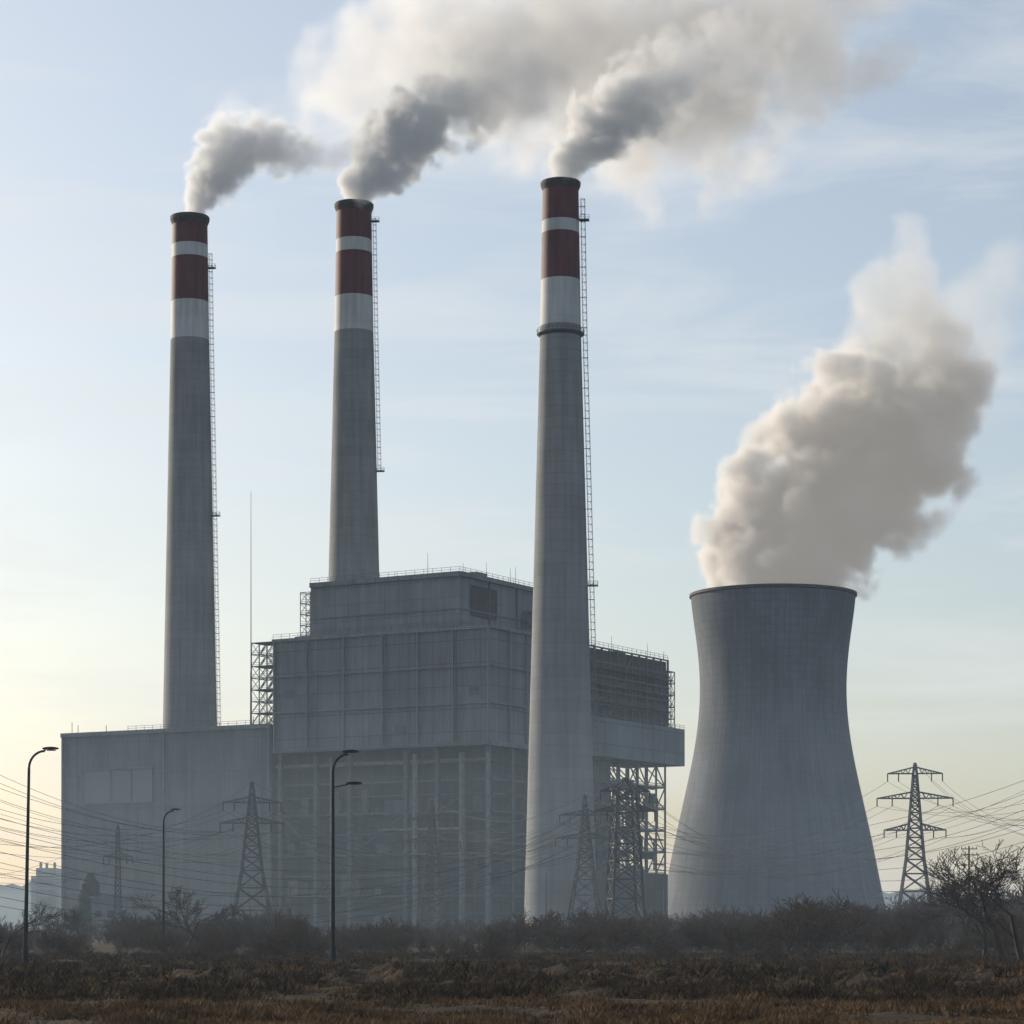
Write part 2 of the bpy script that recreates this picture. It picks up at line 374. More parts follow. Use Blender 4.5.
# turbine hall (left block)
hL=Y(-140.8,438); hR=Y(-71.6,416.6)
th=empty('turbine_hall_building')
nH=out(hL,hR); dH=(hR-hL).normalized()
m=MB(); m.prism([xy(hL),xy(hR),xy(hR-nH*45),xy(hL-nH*45)],0,63.2,0,top=1); m.make('walls',[M_hall,M_roof],th)
m=MB(); strip(hL-dH*.2,hR,63.0,1.3,nH,.4); strip(hL,hR,40,.35,nH,.15); strip(hL,hR,14,.5,nH,.2)
for t in (.004,.5,.99): rib(hL.lerp(hR,t),0,62.3,nH,.6,.2)
m.make('parapet_and_bands',M_clad2,th)
m=MB(); a=hL.lerp(hR,.105); b=hL.lerp(hR,.445); z0,z1=41.5,52.0
m.face([V3(a+nH*.06,z0),V3(b+nH*.06,z0),V3(b+nH*.06,z1),V3(a+nH*.06,z1)]); m.make('window_glass',M_glass,th)
m=MB(); strip(a,b,z1,.5,nH,.35); strip(a,b,z0,.5,nH,.35)
for t in (0,.4,.7,1): rib(a.lerp(b,t),z0,z1,nH,.4,.35)
m.make('window_frames',M_clad2,th)
m=MB(); railing(m,[V3(hL+dH*26,63.6),V3(hR,63.6)],h=1.3)
for t,h in ((.03,4),(.06,3),(.2,2.5),(.9,3)):
    p=hL.lerp(hR,t)-nH*2; m.beam(V3(p,63.2),V3(p,63.2+h),.2)
for t in (.02,.96):
    p=hL.lerp(hR,t)+nH*.4; m.beam(V3(p,0),V3(p,62),.3,n=6)
m.make('roof_railing',M_steel,th)
q=hL.lerp(hR,.88)-nH*3
m=MB(); m.beam(V3(q,63),V3(q,134),.42,.12,n=6); m.beam(V3(q,63),V3(q,80),.7,.5,n=6,caps=True); m.make('radio_mast',M_steel)
# ---------------------------------------------------------------- pylons
def pylon(px,D,pyt,wb,arms,ins=True,yaw=0.0,wt=.9,wst=.45,th=.30,name='electricity_pylon'):
    D*=KY
    m=MB(); c=Vector(((px-512)/F*D,D,0)); H=HC+(HZ-pyt)/F*D
    ux=Vector((math.cos(yaw),math.sin(yaw),0)); uy=Vector((-math.sin(yaw),math.cos(yaw),0))
    hw=lambda z: float(np.interp(z,[0,H*wst,H*.93,H],[wb/2,wb*.19+wt*.3,wt/2,.1]))
    P=lambda i,z:c+ux*hw(z)*(1 if i in(0,3) else -1)+uy*hw(z)*(1 if i<2 else -1)+Vector((0,0,z))
    z=0; zs=[0]
    while z<H*.93:
        z+=max(1.2,hw(z)*1.3); zs.append(min(z,H*.93))
    zs.append(H)
    for a,b in zip(zs[:-1],zs[1:]):
        for i in range(4):
            j=(i+1)%4
            m.beam(P(i,a),P(i,b),th); m.beam(P(i,a),P(j,b),th*.6); m.beam(P(j,a),P(i,b),th*.6); m.beam(P(i,b),P(j,b),th*.6)
    tips=[]
    for az,aw in arms:
        z=az*H; h=H*.035
        for s in(-1,1):
            tip=c+ux*s*aw+Vector((0,0,z)); 
            for d in (-1,1):
                r=c+ux*s*hw(z)+uy*d*hw(z)+Vector((0,0,z)); r2=r+Vector((0,0,h))
                m.beam(r,tip,th*.7); m.beam(r2,tip,th*.7)
                n=5
                for k in range(1,n):
                    m.beam(r.lerp(tip,k/n),r2.lerp(tip,(k-.5)/n),th*.4); m.beam(r.lerp(tip,k/n),r2.lerp(tip,(k+.5)/n if k<n-1 else 1),th*.4)
            for ff in (1.0,.6):
                t2=c+ux*s*aw*ff+Vector((0,0,z)); e=t2+Vector((0,0,-1.8)); m.beam(t2,e,.3,n=6)
                if ff==1.0 or ins: tips.append(e)
    tips.append(c+Vector((0,0,H)))
    m.make(name,M_pyl); return tips
PA=pylon(252,300,782,9.8,[(.74,6.8),(.87,6.2)],yaw=.15,th=.42)
PB=pylon(915,320,763,9.4,[(.62,7.0),(.80,8.6),(.94,6.2)],yaw=-.1,th=.46)
PC=pylon(585,330,795,9,[(.7,7),(.86,6)],yaw=.1,th=.34)
PD=pylon(625,250,778,6.2,[(.80,5.5),(.92,4.5)],yaw=.2,wt=3.4,wst=.6,th=.40)
PE=pylon(432,345,800,8,[(.7,7),(.86,6)],yaw=.1)
PF=pylon(118,345,825,2.2,[(.72,3.5)],yaw=.1,wt=.8)
wm=MB()
def wire(a,b,sag,w=.075,n=26):
    a=Vector(a); b=Vector(b); pr=None
    for k in range(n+1):
        t=k/n; p=a.lerp(b,t); p.z-=sag*4*t*(1-t)
        if pr: wm.beam(pr,p,w,n=3)
        pr=p
for i in range(9):
    wire(W(-90+3*i,728+13*i,200),PA[i],4+.35*i,.085); wire(PA[i],PC[i],7+.4*i,.085)
    wire(PC[i],PB[i],7+.5*i,.085)
    if i%2==0: wire(W(-80,770+9*i,260),PE[i],8,.08); wire(PE[i],PD[i],4+.3*i,.08)
    wire(PD[i],W(1110,745+13*i,180),7+.6*i,.075)
    wire(W(-90,790+12*i,150),PD[i],9+i*.5,.065)
for i in range(13): wire(PB[i],W(1120,738+9*i,230),2.5+.25*i,.085)
for i in range(5): wire(PF[min(i,4)],PA[i],2.5,.08); wire(W(-60,850+8*i,220),PF[min(i,4)],3,.07)
wm.make('power_lines',M_wire)
# ---------------------------------------------------------------- street lamps and poles
def lamp(px,D,pyt,arm,lean=0,second=False):
    D*=KY
    par=empty('street_lamp'); x=(px-512)/F*D; H=HC+(HZ-pyt)/F*D
    m=MB(); m.beam((x-lean,D,-.1),(x-lean,D,1.2),.36,.34,n=12,caps=True)
    top=Vector((x,D,H-1.1)); m.beam((x-lean,D,1.1),top,.26,.17,n=12)
    pr=top; r=1.1
    for k in range(1,8):
        a=math.pi/2*k/7; p=Vector((x+r*(1-math.cos(a))*.9,D,top.z+r*math.sin(a))); m.beam(pr,p,.16,.14,n=8); pr=p
    e=Vector((x+arm,D,H+.1)); m.beam(pr,e,.13,.1,n=8)
    m.make('pole',M_black,par,merge=False)
    m=MB(); 
    def head(e):
        n=10; L=1.0
        rings=[]
        for k in range(6):
            t=k/5; w=.36*math.sin(math.pi*(.12+.8*t))**.6; h=.14*math.sin(math.pi*(.1+.8*t))**.6
            rings.append([(e.x-.15+L*t,e.y+w/2*math.cos(2*math.pi*j/n),e.z+.04+h*math.sin(2*math.pi*j/n)*(1 if math.sin(2*math.pi*j/n)>0 else .5)) for j in range(n)])
        for a,b in zip(rings[:-1],rings[1:]):
            for j in range(n): m.face([a[j],a[(j+1)%n],b[(j+1)%n],b[j]])
        m.face(rings[0][::-1]); m.face(rings[-1])
        m.box((e.x+.4,e.y,e.z-.06),.55,.2,.05,0,1)
    head(e)
    if second:
        e2=Vector((x+arm*.9+.3,D,H-1.9)); m.beam((x,D,H-2.1),e2,.07,n=6); head(e2)
    m.make('luminaire',[M_black,M_lens],par,smooth=False)
lamp(29,88,751,1.0,lean=.22); lamp(333,88,754,.75,second=True); lamp(163.5,142,811,.9)
def upole(px,D,pyt,cross=True):
    D*=KY
    m=MB(); x=(px-512)/F*D; H=HC+(HZ-pyt)/F*D
    m.beam((x,D,0),(x,D,H),.34,.22,n=8,caps=True)
    if cross:
        for zz in (H-.4,H-1.2):
            m.beam((x-1.1,D-.1,zz),(x+1.1,D-.1,zz),.14)
            for s in (-1,-.5,.5,1): m.beam((x+s,D-.1,zz),(x+s,D-.1,zz+.3),.1,n=6)
        m.beam((x-.7,D-.1,H-1.2),(x,D-.1,H-2),.08)
    m.make('utility_pole',M_bark if cross else M_steel)
for a in ((969,190,846),(948,260,868),(546,260,873,False),(477,240,852,False),(290,280,885,False),(730,300,885,False),(812,300,897,False),(664,230,880,False)): upole(*a)
# small plant buildings at left
par=empty('distant_factory_building')
m=MB(); D=900
def pb(x0,x1,y0,d=60): 
    a=W(x0,y0,D); b=W(x1,y0,D); m.prism([(a.x,a.y),(b.x,a.y),(b.x,a.y+d),(a.x,a.y+d)],0,a.z)
pb(31,60,876); pb(36,56,868,40); m.make('walls',M_clad2,par)
m=MB()
for x,y in ((38,862),(44,863),(52,862)): a=W(x,y,D); m.beam((a.x,a.y+10,30),(a.x,a.y+10,a.z),1.8,n=10,caps=True)
for k in range(3):
    a=W(32,880+8*k,D); b=W(59,0,D); m.box(((a.x+b.x)/2,a.y-.2,a.z),abs(b.x-a.x),.5,1.6)
m.make('windows_and_vents',M_hall,par)
m=MB()
for px,py,w,D in ((90,873,2.6,380),(84,884,1.6,376)):
    a=W(px,py,D); m.lathe(a.x,a.y,[(w,0),(w,a.z-3),(w*.5,a.z-1.2),(w*.35,a.z),(0.01,a.z)],24)
    for k in range(4): m.lathe(a.x,a.y,[(w+.01,a.z*.2*k+1),(w+.25,a.z*.2*k+1),(w+.25,a.z*.2*k+1.4),(w+.01,a.z*.2*k+1.4)],24)
m.make('storage_silo',M_black,smooth=False,merge=True)
m=MB(); a=W(110,898,370); y=a.y; m.prism([(a.x-5,y),(a.x+6,y-2),(a.x+6,y+10),(a.x-5,y+12)],0,a.z,0); m.prism([(a.x-5.4,y-.4),(a.x+6.4,y-2.4),(a.x+6.4,y+10.4),(a.x-5.4,y+12.4)],a.z,a.z+.5)
for k in range(3): m.box((a.x-3+3.4*k,y-.6-.6*k,a.z*.6),1.6,.3,1.8,-.18,1)
m.make('pump_house_building',[M_clad,M_dark])
# ---------------------------------------------------------------- ground
def ax(lim,step,far,g=1.22):
    a=list(np.arange(0,lim,step)); s=step
    while a[-1]<far: s*=g; a.append(a[-1]+s)
    return np.array(a)
xp=ax(45,.35,9000); X=np.concatenate([-xp[:0:-1],xp]); YY=np.concatenate([[-300,-60,-10,20],40+ax(140,.45,12000)])
def gh(x,y):
    w=max(0,1-max(0,abs(x)-40)/60)*max(0,1-max(0,y-170)/60) if y>30 else 0
    if w<=0: return 0.0
    yy=y/KY
    v=.16*mnoise.noise((x*.12,y*.07,0))+.13*mnoise.noise((x*.5,y*.3,3))+.07*mnoise.noise((x*1.5,y*1.1,8))
    band=math.exp(-((yy-58-4*mnoise.noise((x*.08,0,5)))/9)**2)
    v+=band*(.75*max(0,mnoise.noise((x*.7,y*.45,11))+.1)+.05+.5*max(0,mnoise.noise((x*1.8,y*1.2,31))))
    return v*w
verts=[(float(x),float(y),gh(x,y)) for y in YY for x in X]; nx=len(X)
faces=[(j*nx+i,j*nx+i+1,(j+1)*nx+i+1,(j+1)*nx+i) for j in range(len(YY)-1) for i in range(nx-1)]
me=bpy.data.meshes.new('ground'); me.from_pydata(verts,[],faces); me.polygons.foreach_set('use_smooth',[True]*len(faces))
g=bpy.data.objects.new('ground',me); sc.collection.objects.link(g)
mt,nt,b=newmat('field_soil'); L=nt.links.new
tc=nt.nodes.new('ShaderNodeTexCoord')
n1=nt.nodes.new('ShaderNodeTexNoise'); n1.inputs['Scale'].default_value=.3; n1.inputs['Detail'].default_value=12; n1.inputs['Roughness'].default_value=.85
mp=nt.nodes.new('ShaderNodeMapping'); mp.inputs['Scale'].default_value=(.8,.35,1); L(tc.outputs['Object'],mp.inputs[0]); L(mp.outputs[0],n1.inputs[0])
r=nt.nodes.new('ShaderNodeValToRGB'); cr=r.color_ramp; cr.elements[0].position=.40; cr.elements[0].color=(.010,.007,.005,1); cr.elements[1].position=.68; cr.elements[1].color=(.085,.052,.028,1)
e=cr.elements.new(.53); e.color=(.036,.023,.013,1); L(n1.outputs[0],r.inputs[0]); L(r.outputs[0],b.inputs['Base Color'])
n2=nt.nodes.new('ShaderNodeTexNoise'); n2.inputs['Scale'].default_value=4; n2.inputs['Detail'].default_value=8; L(tc.outputs['Object'],n2.inputs[0])
bp=nt.nodes.new('ShaderNodeBump'); bp.inputs['Strength'].default_value=1; bp.inputs['Distance'].default_value=.3; L(n2.outputs[0],bp.inputs['Height']); L(bp.outputs[0],b.inputs['Normal'])
b.inputs['Roughness'].default_value=1; b.inputs['Specular IOR Level'].default_value=.1
me.materials.append(mt)
def npmesh(name,V,Fq,mat,k,link=True):
    me=bpy.data.meshes.new(name); nv=len(V); nf=len(Fq)
    me.vertices.add(nv); me.vertices.foreach_set('co',V.astype(np.float32).ravel())
    me.loops.add(nf*k); me.loops.foreach_set('vertex_index',Fq.astype(np.int32).ravel())
    me.polygons.add(nf); me.polygons.foreach_set('loop_start',np.arange(0,nf*k,k,dtype=np.int32)); me.polygons.foreach_set('loop_total',np.full(nf,k,dtype=np.int32))
    me.materials.append(mat); me.update(calc_edges=True); me.validate()
    if not link: return me
    o=bpy.data.objects.new(name,me); sc.collection.objects.link(o); return o
def grass(name,n,y0,y1,hmin,hmax,mat,th=-.05,ns=.25,K=9,pw=1.3):
    tx=[];ty=[]
    while len(tx)<n:
        y=y0+(y1-y0)*random.random()**pw; x=random.uniform(-.23*y-3,.23*y+3)
        if mnoise.noise((x*ns,y*ns*.6,2))+random.uniform(-.25,.25)<th: continue
        tx.append(x);ty.append(y)
    V=np.zeros((n*K,3,3)); 
    gz=np.array([gh(a,b) for a,b in zip(tx,ty)])
    ts0=np.array([.5+1.4*max(0,mnoise.noise((a*.6,b*.4,7))+.35) for a,b in zip(tx,ty)])
    tx=np.repeat(tx,K);ty=np.repeat(ty,K);gz=np.repeat(gz,K); ts=np.repeat(ts0,K)
    bx=tx+rng.normal(0,.16,n*K)*ts; by=ty+rng.normal(0,.16,n*K)*ts
    h=rng.uniform(hmin,hmax,n*K)*ts; an=rng.uniform(0,6.28,n*K); ln=rng.uniform(.3,1.5,n*K)*h; w=rng.uniform(.01,.03,n*K)*(1+ty/150)
    a2=rng.uniform(0,3.14,n*K)
    V[:,0]=np.stack([bx-w*np.cos(a2),by-w*np.sin(a2),gz-.04],1); V[:,1]=np.stack([bx+w*np.cos(a2),by+w*np.sin(a2),gz-.04],1)
    V[:,2]=np.stack([bx+ln*np.cos(an),by+ln*np.sin(an),gz+h],1)
    npmesh(name,V.reshape(-1,3),np.arange(n*K*3).reshape(-1,3),mat,3)
M_gr=mat_noise('dry_grass',(.12,.073,.036),.45,lo=.2,hi=1.7,bump=0,rough=1,spec=.1)
M_gr2=mat_noise('dark_grass',(.034,.023,.014),.5,lo=.5,hi=1.6,bump=0,rough=1,spec=.1)
grass('dry_grass',38000,54,230,.05,.20,M_gr,th=-.1,pw=1.6)
grass('weeds',16000,78,235,.10,.36,M_gr2,th=.06)
# ---------------------------------------------------------------- bare trees & shrubs
def skel(H,levels,spread,nb,seed,bush=False,nseg=4,stems=9):
    rd=random.Random(seed); segs=[]
    def br(p,d,L,r,lv):
        n=nseg if lv<2 else 3; kids=[]
        for k in range(n):
            d=(d+Vector((rd.gauss(0,.13),rd.gauss(0,.13),rd.gauss(0.03,.08)))).normalized()
            q=p+d*L/n; r2=r*(1-.45/n*1.0*(1 if lv else .8)); segs.append((p.copy(),q.copy(),r,r2)); 
            if lv<levels and (k>0 or bush or lv>0):
                for _ in range(nb if k<n-1 else nb+1):
                    if rd.random()<.92: kids.append((q.copy(),d.copy(),r2))
            p=q; r=r2
        for (q,dd,rr) in kids:
            ax_=Vector((rd.gauss(0,1),rd.gauss(0,1),rd.gauss(0,1))); ax_=(ax_-dd*ax_.dot(dd)).normalized()
            nd=(dd+ax_*rd.uniform(.5,1.0)*spread+Vector((0,0,.12))).normalized()
            br(q,nd,L*rd.uniform(.55,.75),rr*rd.uniform(.5,.7),lv+1)
    if bush:
        for k in range(stems):
            a=rd.uniform(0,6.28); el=rd.uniform(.5,1.4)
            br(Vector((rd.gauss(0,.25),rd.gauss(0,.25),0))*H,Vector((math.cos(a)*math.cos(el),math.sin(a)*math.cos(el),math.sin(el))),H*.5,H*.012,0)
    else: br(Vector((0,0,0)),Vector((0,0,1)),H*.42,H*.024,0)
    return segs
def seg_arrays(segs,rmin):
    P=np.array([s[0][:] for s in segs]); Q=np.array([s[1][:] for s in segs])
    R0=np.maximum([s[2] for s in segs],rmin); R1=np.maximum([s[3] for s in segs],rmin*.8)
    d=Q-P; d/=np.linalg.norm(d,axis=1,keepdims=True)+1e-9
    up=np.tile([0.31,.2,.93],(len(P),1)); u=np.cross(d,up); u/=np.linalg.norm(u,axis=1,keepdims=True)+1e-9; t=np.cross(d,u)
    V=np.zeros((len(P),6,3))
    for k in range(3):
        a=2*math.pi*k/3; o=u*math.cos(a)+t*math.sin(a); V[:,k]=P+o*R0[:,None]; V[:,3+k]=Q+o*R1[:,None]
    base=np.array([[0,1,4,3],[1,2,5,4],[2,0,3,5]]); Fq=(np.arange(len(P))[:,None,None]*6+base[None]).reshape(-1,4)
    return V.reshape(-1,3),Fq
def zmax(V): return V[:,2].max()
def tree(px,D,pyt,seed,name='bare_tree',levels=5,spread=1.0,nb=1,bush=False,rmin=.013,mat=M_bark,wide=1):
    D*=KY
    V,Fq=seg_arrays(skel(6,levels,spread,nb,seed,bush),rmin); H=HC+(HZ-pyt)/F*D
    s=H/zmax(V); V=V*np.array([s*wide,s*wide,s]); V[:,0]+=(px-512)/F*D; V[:,1]+=D; V[:,2]-=.1
    npmesh(name,V,Fq,mat,4)
tree(1002,94,838,63,wide=1.5,spread=1.15); tree(1022,97,845,53,wide=1.5); tree(984,108,866,54,wide=1.4); tree(203,150,884,5,wide=1.3,rmin=.016); tree(188,155,894,56,wide=1.4,rmin=.016); tree(2,100,898,8,wide=1.2)
tree(738,125,912,11,bush=True,levels=3,name='bare_shrub',rmin=.018); tree(391,110,934,12,bush=True,levels=3,name='bare_shrub',rmin=.018)
tree(80,190,903,15,rmin=.018,wide=1.4); tree(966,150,874,21,rmin=.018,wide=1.4); tree(880,210,902,25,rmin=.02,wide=1.6,levels=4,nb=2)
tree(1034,100,855,31,wide=1.4); tree(930,180,896,35,rmin=.02,wide=1.5,levels=4,nb=2)
def bmesh_t(k):
    V,Fq=seg_arrays(skel(1,3,1.1,1,40+k,True,nseg=3,stems=8),.0085); V=V/zmax(V); return npmesh('shrub',V,Fq,M_shrub,4,False)
tmpl=[bmesh_t(k) for k in range(5)]
shr=empty('shrub_row')
def put(px,D,H,wd):
    D*=KY
    o=bpy.data.objects.new('shrub',random.choice(tmpl)); sc.collection.objects.link(o); o.parent=shr
    o.location=((px-512)/F*D,D,-.1); o.rotation_euler=(0,0,random.uniform(0,6.28)); o.scale=(H*wd,H*wd,H)
for k in range(300):
    px=random.uniform(-40,1065); D=random.uniform(100,230)
    cl=mnoise.noise((px*.014,0,1))+.5*mnoise.noise((px*.05,0,21))
    h=random.uniform(1.4,2.8)*(1+(D-100)/120)*(.95+.9*cl)
    if px>640: h*=1.25
    if 60<px<125 or 345<px<440: h*=.7
    put(px,D,max(.8,h),random.uniform(.8,1.3))
for k in range(100):
    px=random.uniform(640,1060); D=random.uniform(250,380)
    put(px,D,random.uniform(5,8.5)*(.9+.5*mnoise.noise((px*.02,3,1)))*(1.25 if px>860 else 1),random.uniform(.6,1.1))
for k in range(60):
    px=random.uniform(-40,640); D=random.uniform(240,330)
    put(px,D,random.uniform(3.5,6.5)*(.9+.6*mnoise.noise((px*.02,9,1))),random.uniform(.6,1.1))
m=MB(); pr=None
for k in range(260):
    px=-700+k*9.5; D=1700*KY; a=(px-512)/F*D
    h=30+16*mnoise.noise((px*.006,0,0))+9*mnoise.noise((px*.05,0,4))+7*random.random()
    if px>850: h+=14
    if px<60: h+=25
    if pr: m.face([(pr[0],D,0),(a,D,0),(a,D+60,h),(pr[0],D+60,pr[1])]); m.face([(pr[0],D+60,pr[1]),(a,D+60,h),(a,D+500,0),(pr[0],D+500,0)])
    pr=(a,h)
m.make('distant_hills',M_far,merge=True)
# ---------------------------------------------------------------- smoke volumes
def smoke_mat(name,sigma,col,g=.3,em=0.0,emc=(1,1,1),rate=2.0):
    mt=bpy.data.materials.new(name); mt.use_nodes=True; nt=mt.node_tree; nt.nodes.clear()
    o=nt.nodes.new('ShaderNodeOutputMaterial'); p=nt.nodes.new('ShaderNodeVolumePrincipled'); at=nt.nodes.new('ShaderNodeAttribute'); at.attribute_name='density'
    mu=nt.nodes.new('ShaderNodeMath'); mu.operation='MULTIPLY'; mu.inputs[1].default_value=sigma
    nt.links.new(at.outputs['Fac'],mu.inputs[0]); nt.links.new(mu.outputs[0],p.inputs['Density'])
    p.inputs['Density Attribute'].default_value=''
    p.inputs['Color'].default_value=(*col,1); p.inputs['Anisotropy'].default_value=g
    if em>0:  # added self-glow, stands in for light scattered repeatedly inside the plume
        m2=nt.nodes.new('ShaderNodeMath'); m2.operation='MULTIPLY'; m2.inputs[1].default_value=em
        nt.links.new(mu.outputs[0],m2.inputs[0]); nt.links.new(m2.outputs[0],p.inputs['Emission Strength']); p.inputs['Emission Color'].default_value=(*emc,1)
    nt.links.new(p.outputs[0],o.inputs['Volume'])
    try: mt.cycles.volume_step_rate=rate
    except Exception as ex: print(ex)
    return mt
PN=[0]
def plume(name,pts,mat,vox,ns,warp,k1,k2,edge,lim=1.3):
    PN[0]+=1; sd=PN[0]*17.3
    P=[];Rr=[];A=[]
    for (a,b) in zip(pts[:-1],pts[1:]):
        n=max(2,int(math.hypot(a[0]-b[0],a[1]-b[1])/3))
        for k in range(n):
            t=k/n; q=[a[i]*(1-t)+b[i]*t for i in range(5)]
            P.append(W(q[0],q[1],q[2])); Rr.append(q[3]/F*q[2]*KY); A.append(q[4])
    me=bpy.data.meshes.new(name); me.from_pydata([tuple(p) for p in P],[],[])
    ar=me.attributes.new('rad','FLOAT','POINT'); ar.data.foreach_set('value',Rr)
    aa=me.attributes.new('amt','FLOAT','POINT'); aa.data.foreach_set('value',A)
    ob=bpy.data.objects.new(name,me); sc.collection.objects.link(ob)
    arr=np.array([tuple(p) for p in P]); rr=np.array(Rr)[:,None]*lim+warp*.3
    mn=(arr-rr).min(0); mx=(arr+rr).max(0)
    ng=bpy.data.node_groups.new(name,'GeometryNodeTree'); 
    ng.interface.new_socket('Geometry',in_out='INPUT',socket_type='NodeSocketGeometry'); ng.interface.new_socket('Geometry',in_out='OUTPUT',socket_type='NodeSocketGeometry')
    nn=ng.nodes.new; L=ng.links.new
    gi=nn('NodeGroupInput'); go=nn('NodeGroupOutput')
    pos=nn('GeometryNodeInputPosition')
    def noise_(scale,detail,rough=.6,off=(0,0,0)):
        ad=nn('ShaderNodeVectorMath'); ad.operation='ADD'; ad.inputs[1].default_value=off; L(pos.outputs[0],ad.inputs[0])
        n=nn('ShaderNodeTexNoise'); n.inputs['Scale'].default_value=scale; n.inputs['Detail'].default_value=detail; n.inputs['Roughness'].default_value=rough
        L(ad.outputs[0],n.inputs['Vector']); return n
    wn=noise_(ns*.45,3,.5,(sd,13,5))
    s=nn('ShaderNodeVectorMath'); s.operation='SUBTRACT'; s.inputs[1].default_value=(.5,.5,.5); L(wn.outputs['Color'],s.inputs[0])
    s2=nn('ShaderNodeVectorMath'); s2.operation='SCALE'; s2.inputs['Scale'].default_value=warp; L(s.outputs[0],s2.inputs[0])
    pw=nn('ShaderNodeVectorMath'); pw.operation='ADD'; L(pos.outputs[0],pw.inputs[0]); L(s2.outputs[0],pw.inputs[1])
    sn=nn('GeometryNodeSampleNearest'); sn.domain='POINT'; L(gi.outputs[0],sn.inputs[0]); L(pw.outputs[0],sn.inputs['Sample Position'])
    def samp(dt,src):
        si=nn('GeometryNodeSampleIndex'); si.data_type=dt; si.domain='POINT'; L(gi.outputs[0],si.inputs[0]); L(src,si.inputs['Value']); L(sn.outputs[0],si.inputs['Index']); return si.outputs[0]
    def attr(nm):
        a=nn('GeometryNodeInputNamedAttribute'); a.data_type='FLOAT'; a.inputs[0].default_value=nm; return a.outputs[0]
    c=samp('FLOAT_VECTOR',pos.outputs[0]); r=samp('FLOAT',attr('rad')); am=samp('FLOAT',attr('amt'))
    ds=nn('ShaderNodeVectorMath'); ds.operation='DISTANCE'; L(pw.outputs[0],ds.inputs[0]); L(c,ds.inputs[1])
    def M(op,a,b,c_=None):
        n=nn('ShaderNodeMath'); n.operation=op
        for i,v in enumerate((a,b,c_)):
            if v is None: continue
            if isinstance(v,(int,float)): n.inputs[i].default_value=v
            else: L(v,n.inputs[i])
        return n.outputs[0]
    d=M('DIVIDE',ds.outputs['Value'],r)
    fb=noise_(ns,7,.62)
    fw=noise_(ns*2,3,.5,(7,sd,3)); f1=nn('ShaderNodeVectorMath'); f1.operation='SUBTRACT'; f1.inputs[1].default_value=(.5,.5,.5); L(fw.outputs['Color'],f1.inputs[0])
    f2=nn('ShaderNodeVectorMath'); f2.operation='SCALE'; f2.inputs['Scale'].default_value=.35/ns; L(f1.outputs[0],f2.inputs[0])
    pv=nn('ShaderNodeVectorMath'); pv.operation='ADD'; L(pw.outputs[0],pv.inputs[0]); L(f2.outputs[0],pv.inputs[1])
    val=M('SUBTRACT',1.0,d)
    val=M('ADD',val,M('MULTIPLY',M('SUBTRACT',fb.outputs[0],.5),k1))
    for sc_,kk in ((1.1,1.0),(2.4,.55),(5.0,.28)):
        vo=nn('ShaderNodeTexVoronoi'); vo.inputs['Scale'].default_value=ns*sc_; L(pv.outputs[0],vo.inputs['Vector'])
        val=M('ADD',val,M('MULTIPLY',M('SUBTRACT',.5,vo.outputs['Distance']),k2*kk))
    de=M('DIVIDE',val,edge); 
    cl=nn('ShaderNodeClamp'); L(de,cl.inputs[0])
    lm=nn('ShaderNodeClamp'); L(M('MULTIPLY',M('SUBTRACT',lim,d),6.0),lm.inputs[0])
    de=M('MULTIPLY',M('MULTIPLY',cl.outputs[0],lm.outputs[0]),am)
    vc=nn('GeometryNodeVolumeCube'); L(de,vc.inputs['Density'])
    vc.inputs['Min'].default_value=tuple(mn); vc.inputs['Max'].default_value=tuple(mx)
    for i,a in enumerate('XYZ'): vc.inputs['Resolution '+a].default_value=int(max(8,(mx[i]-mn[i])/vox))
    sm=nn('GeometryNodeSetMaterial'); sm.inputs['Material'].default_value=mat
    L(vc.outputs[0],sm.inputs[0]); L(sm.outputs[0],go.inputs[0])
    md=ob.modifiers.new('plume','NODES'); md.node_group=ng
    return ob
S_dense=smoke_mat('smoke_dense',.40,(.94,.955,.97),.4,.09,(.78,.88,1),3.5)  # smoke and steam materials all carry a tinted glow replacing multiple scattering
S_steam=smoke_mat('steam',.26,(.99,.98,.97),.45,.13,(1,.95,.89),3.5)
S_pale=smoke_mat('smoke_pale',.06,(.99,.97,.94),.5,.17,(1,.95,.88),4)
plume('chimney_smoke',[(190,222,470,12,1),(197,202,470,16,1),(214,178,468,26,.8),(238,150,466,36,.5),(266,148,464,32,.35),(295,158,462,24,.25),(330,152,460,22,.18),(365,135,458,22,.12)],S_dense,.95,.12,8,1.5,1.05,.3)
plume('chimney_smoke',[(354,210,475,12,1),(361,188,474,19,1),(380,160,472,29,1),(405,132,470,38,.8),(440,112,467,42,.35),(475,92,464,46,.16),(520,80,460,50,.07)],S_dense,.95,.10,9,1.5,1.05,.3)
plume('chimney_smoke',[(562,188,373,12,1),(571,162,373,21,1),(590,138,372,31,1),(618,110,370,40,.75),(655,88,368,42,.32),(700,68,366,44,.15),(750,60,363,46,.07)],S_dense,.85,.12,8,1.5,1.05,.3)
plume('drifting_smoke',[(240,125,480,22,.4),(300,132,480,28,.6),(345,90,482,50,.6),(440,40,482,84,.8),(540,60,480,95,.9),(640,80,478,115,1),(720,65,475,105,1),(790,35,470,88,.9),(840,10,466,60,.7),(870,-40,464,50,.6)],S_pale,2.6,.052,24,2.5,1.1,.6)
plume('drifting_smoke',[(845,85,440,26,.8),(872,72,440,36,1),(905,60,440,24,.6)],S_pale,1.6,.08,14,2.0,.8,.6)
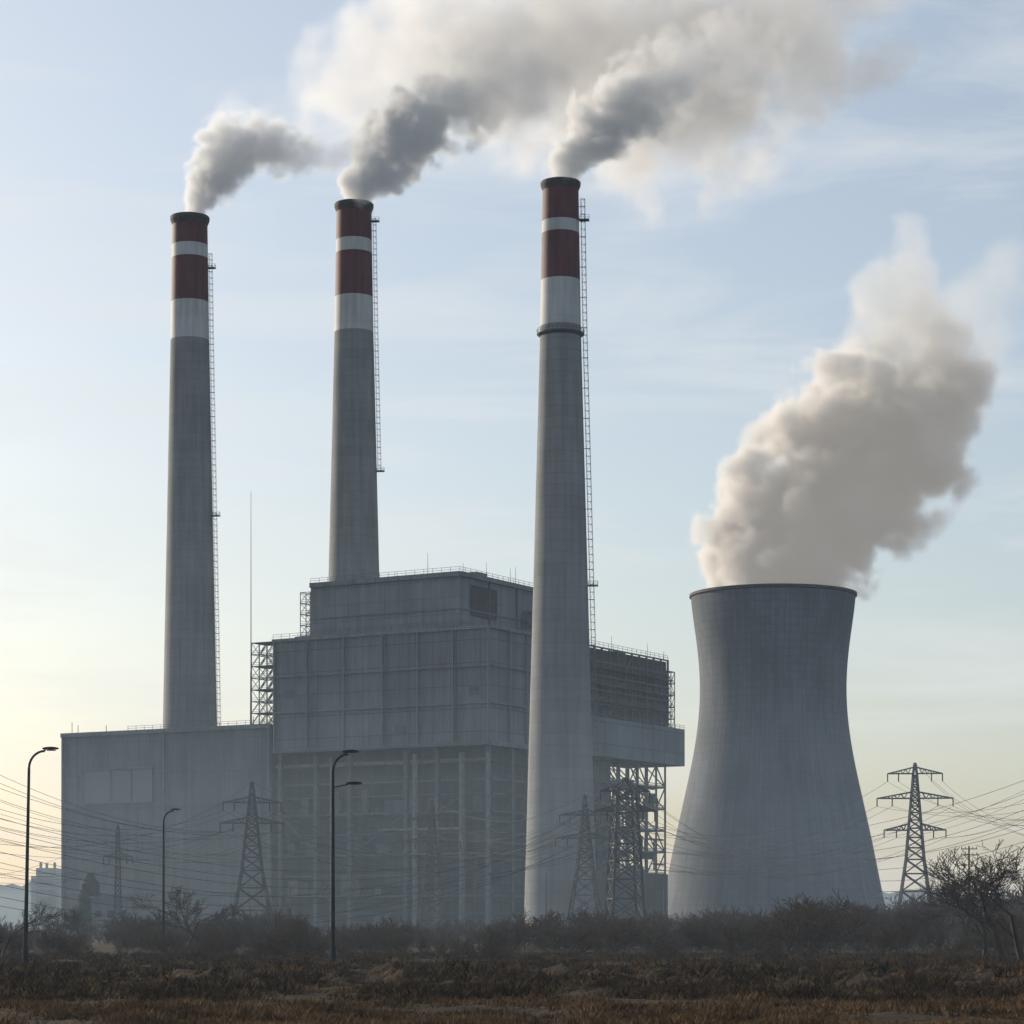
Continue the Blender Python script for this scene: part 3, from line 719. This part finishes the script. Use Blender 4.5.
plume('cooling_tower_steam',[(771,625,480,50,1),(771,598,480,62,1),(773,580,480,76,1),(780,558,480,80,1),(806,515,480,86,1),(846,470,480,94,.9),(882,425,480,98,.75),(905,385,480,86,.5),(904,345,480,62,.3),(905,300,480,48,.18),(912,262,480,36,.12),(908,236,480,22,.07)],S_steam,1.4,.048,18,1.5,1.15,.24,lim=1.22)
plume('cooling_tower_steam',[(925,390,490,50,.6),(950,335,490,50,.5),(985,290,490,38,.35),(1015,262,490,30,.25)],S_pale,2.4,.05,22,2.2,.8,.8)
# ---------------------------------------------------------------- haze layer
m=MB(); m.prism([(-2200,-100),(2200,-100),(2200,3500),(-2200,3500)],-1,44)
hz=m.make('ground_haze',bpy.data.materials.new('haze'),merge=True)
mt=hz.data.materials[0]; mt.use_nodes=True; nt=mt.node_tree; nt.nodes.clear()
o=nt.nodes.new('ShaderNodeOutputMaterial'); v=nt.nodes.new('ShaderNodeVolumeScatter'); v.inputs['Color'].default_value=(.56,.74,.94,1); v.inputs['Density'].default_value=.00020; v.inputs['Anisotropy'].default_value=.2
nt.links.new(v.outputs[0],o.inputs['Volume'])
# ---------------------------------------------------------------- sky, sun, camera
w=bpy.data.worlds.new('World'); sc.world=w; w.use_nodes=True; nt=w.node_tree; bg=nt.nodes['Background']; L=nt.links.new
AZ=-50; EL=18
sk=nt.nodes.new('ShaderNodeTexSky'); sk.sky_type='NISHITA'; sk.sun_disc=False; sk.sun_elevation=math.radians(EL); sk.sun_rotation=math.radians(AZ)
sk.air_density=1.0; sk.dust_density=2.2; sk.ozone_density=1.7; sk.altitude=50
tc=nt.nodes.new('ShaderNodeTexCoord'); mp=nt.nodes.new('ShaderNodeMapping'); mp.inputs['Scale'].default_value=(5,5,30); L(tc.outputs['Generated'],mp.inputs[0])
n=nt.nodes.new('ShaderNodeTexNoise'); n.inputs['Scale'].default_value=1.1; n.inputs['Detail'].default_value=9; n.inputs['Roughness'].default_value=.6; n.inputs['Distortion'].default_value=.6; L(mp.outputs[0],n.inputs[0])
r=nt.nodes.new('ShaderNodeValToRGB'); r.color_ramp.elements[0].position=.45; r.color_ramp.elements[0].color=(.25,.25,.25,1); r.color_ramp.elements[1].position=.72; r.color_ramp.elements[1].color=(.7,.7,.7,1); L(n.outputs[0],r.inputs[0])
mx=nt.nodes.new('ShaderNodeMix'); mx.data_type='RGBA'; mx.inputs[7].default_value=(5.5,5.65,5.7,1); L(r.outputs[0],mx.inputs[0]); L(sk.outputs[0],mx.inputs[6]); L(mx.outputs[2],bg.inputs[0])
bg.inputs[1].default_value=.145
sun=bpy.data.lights.new('sun','SUN'); sun.energy=5; sun.angle=math.radians(.5); sun.color=(1,.87,.70)
so=bpy.data.objects.new('sun',sun); sc.collection.objects.link(so)
az=math.radians(AZ); el=math.radians(EL); sd=Vector((math.sin(az)*math.cos(el),math.cos(az)*math.cos(el),math.sin(el)))
so.rotation_euler=sd.to_track_quat('Z','Y').to_euler()
cam=bpy.data.cameras.new('camera'); co=bpy.data.objects.new('camera',cam); sc.collection.objects.link(co); sc.camera=co
co.location=(0,0,HC); co.rotation_euler=(math.radians(90),0,0); cam.sensor_width=36; cam.lens=36*F/1024; cam.shift_y=(HZ-512)/1024; cam.clip_end=30000; cam.clip_start=.5
sc.view_settings.view_transform='Standard'; sc.view_settings.look='None'; sc.view_settings.exposure=0
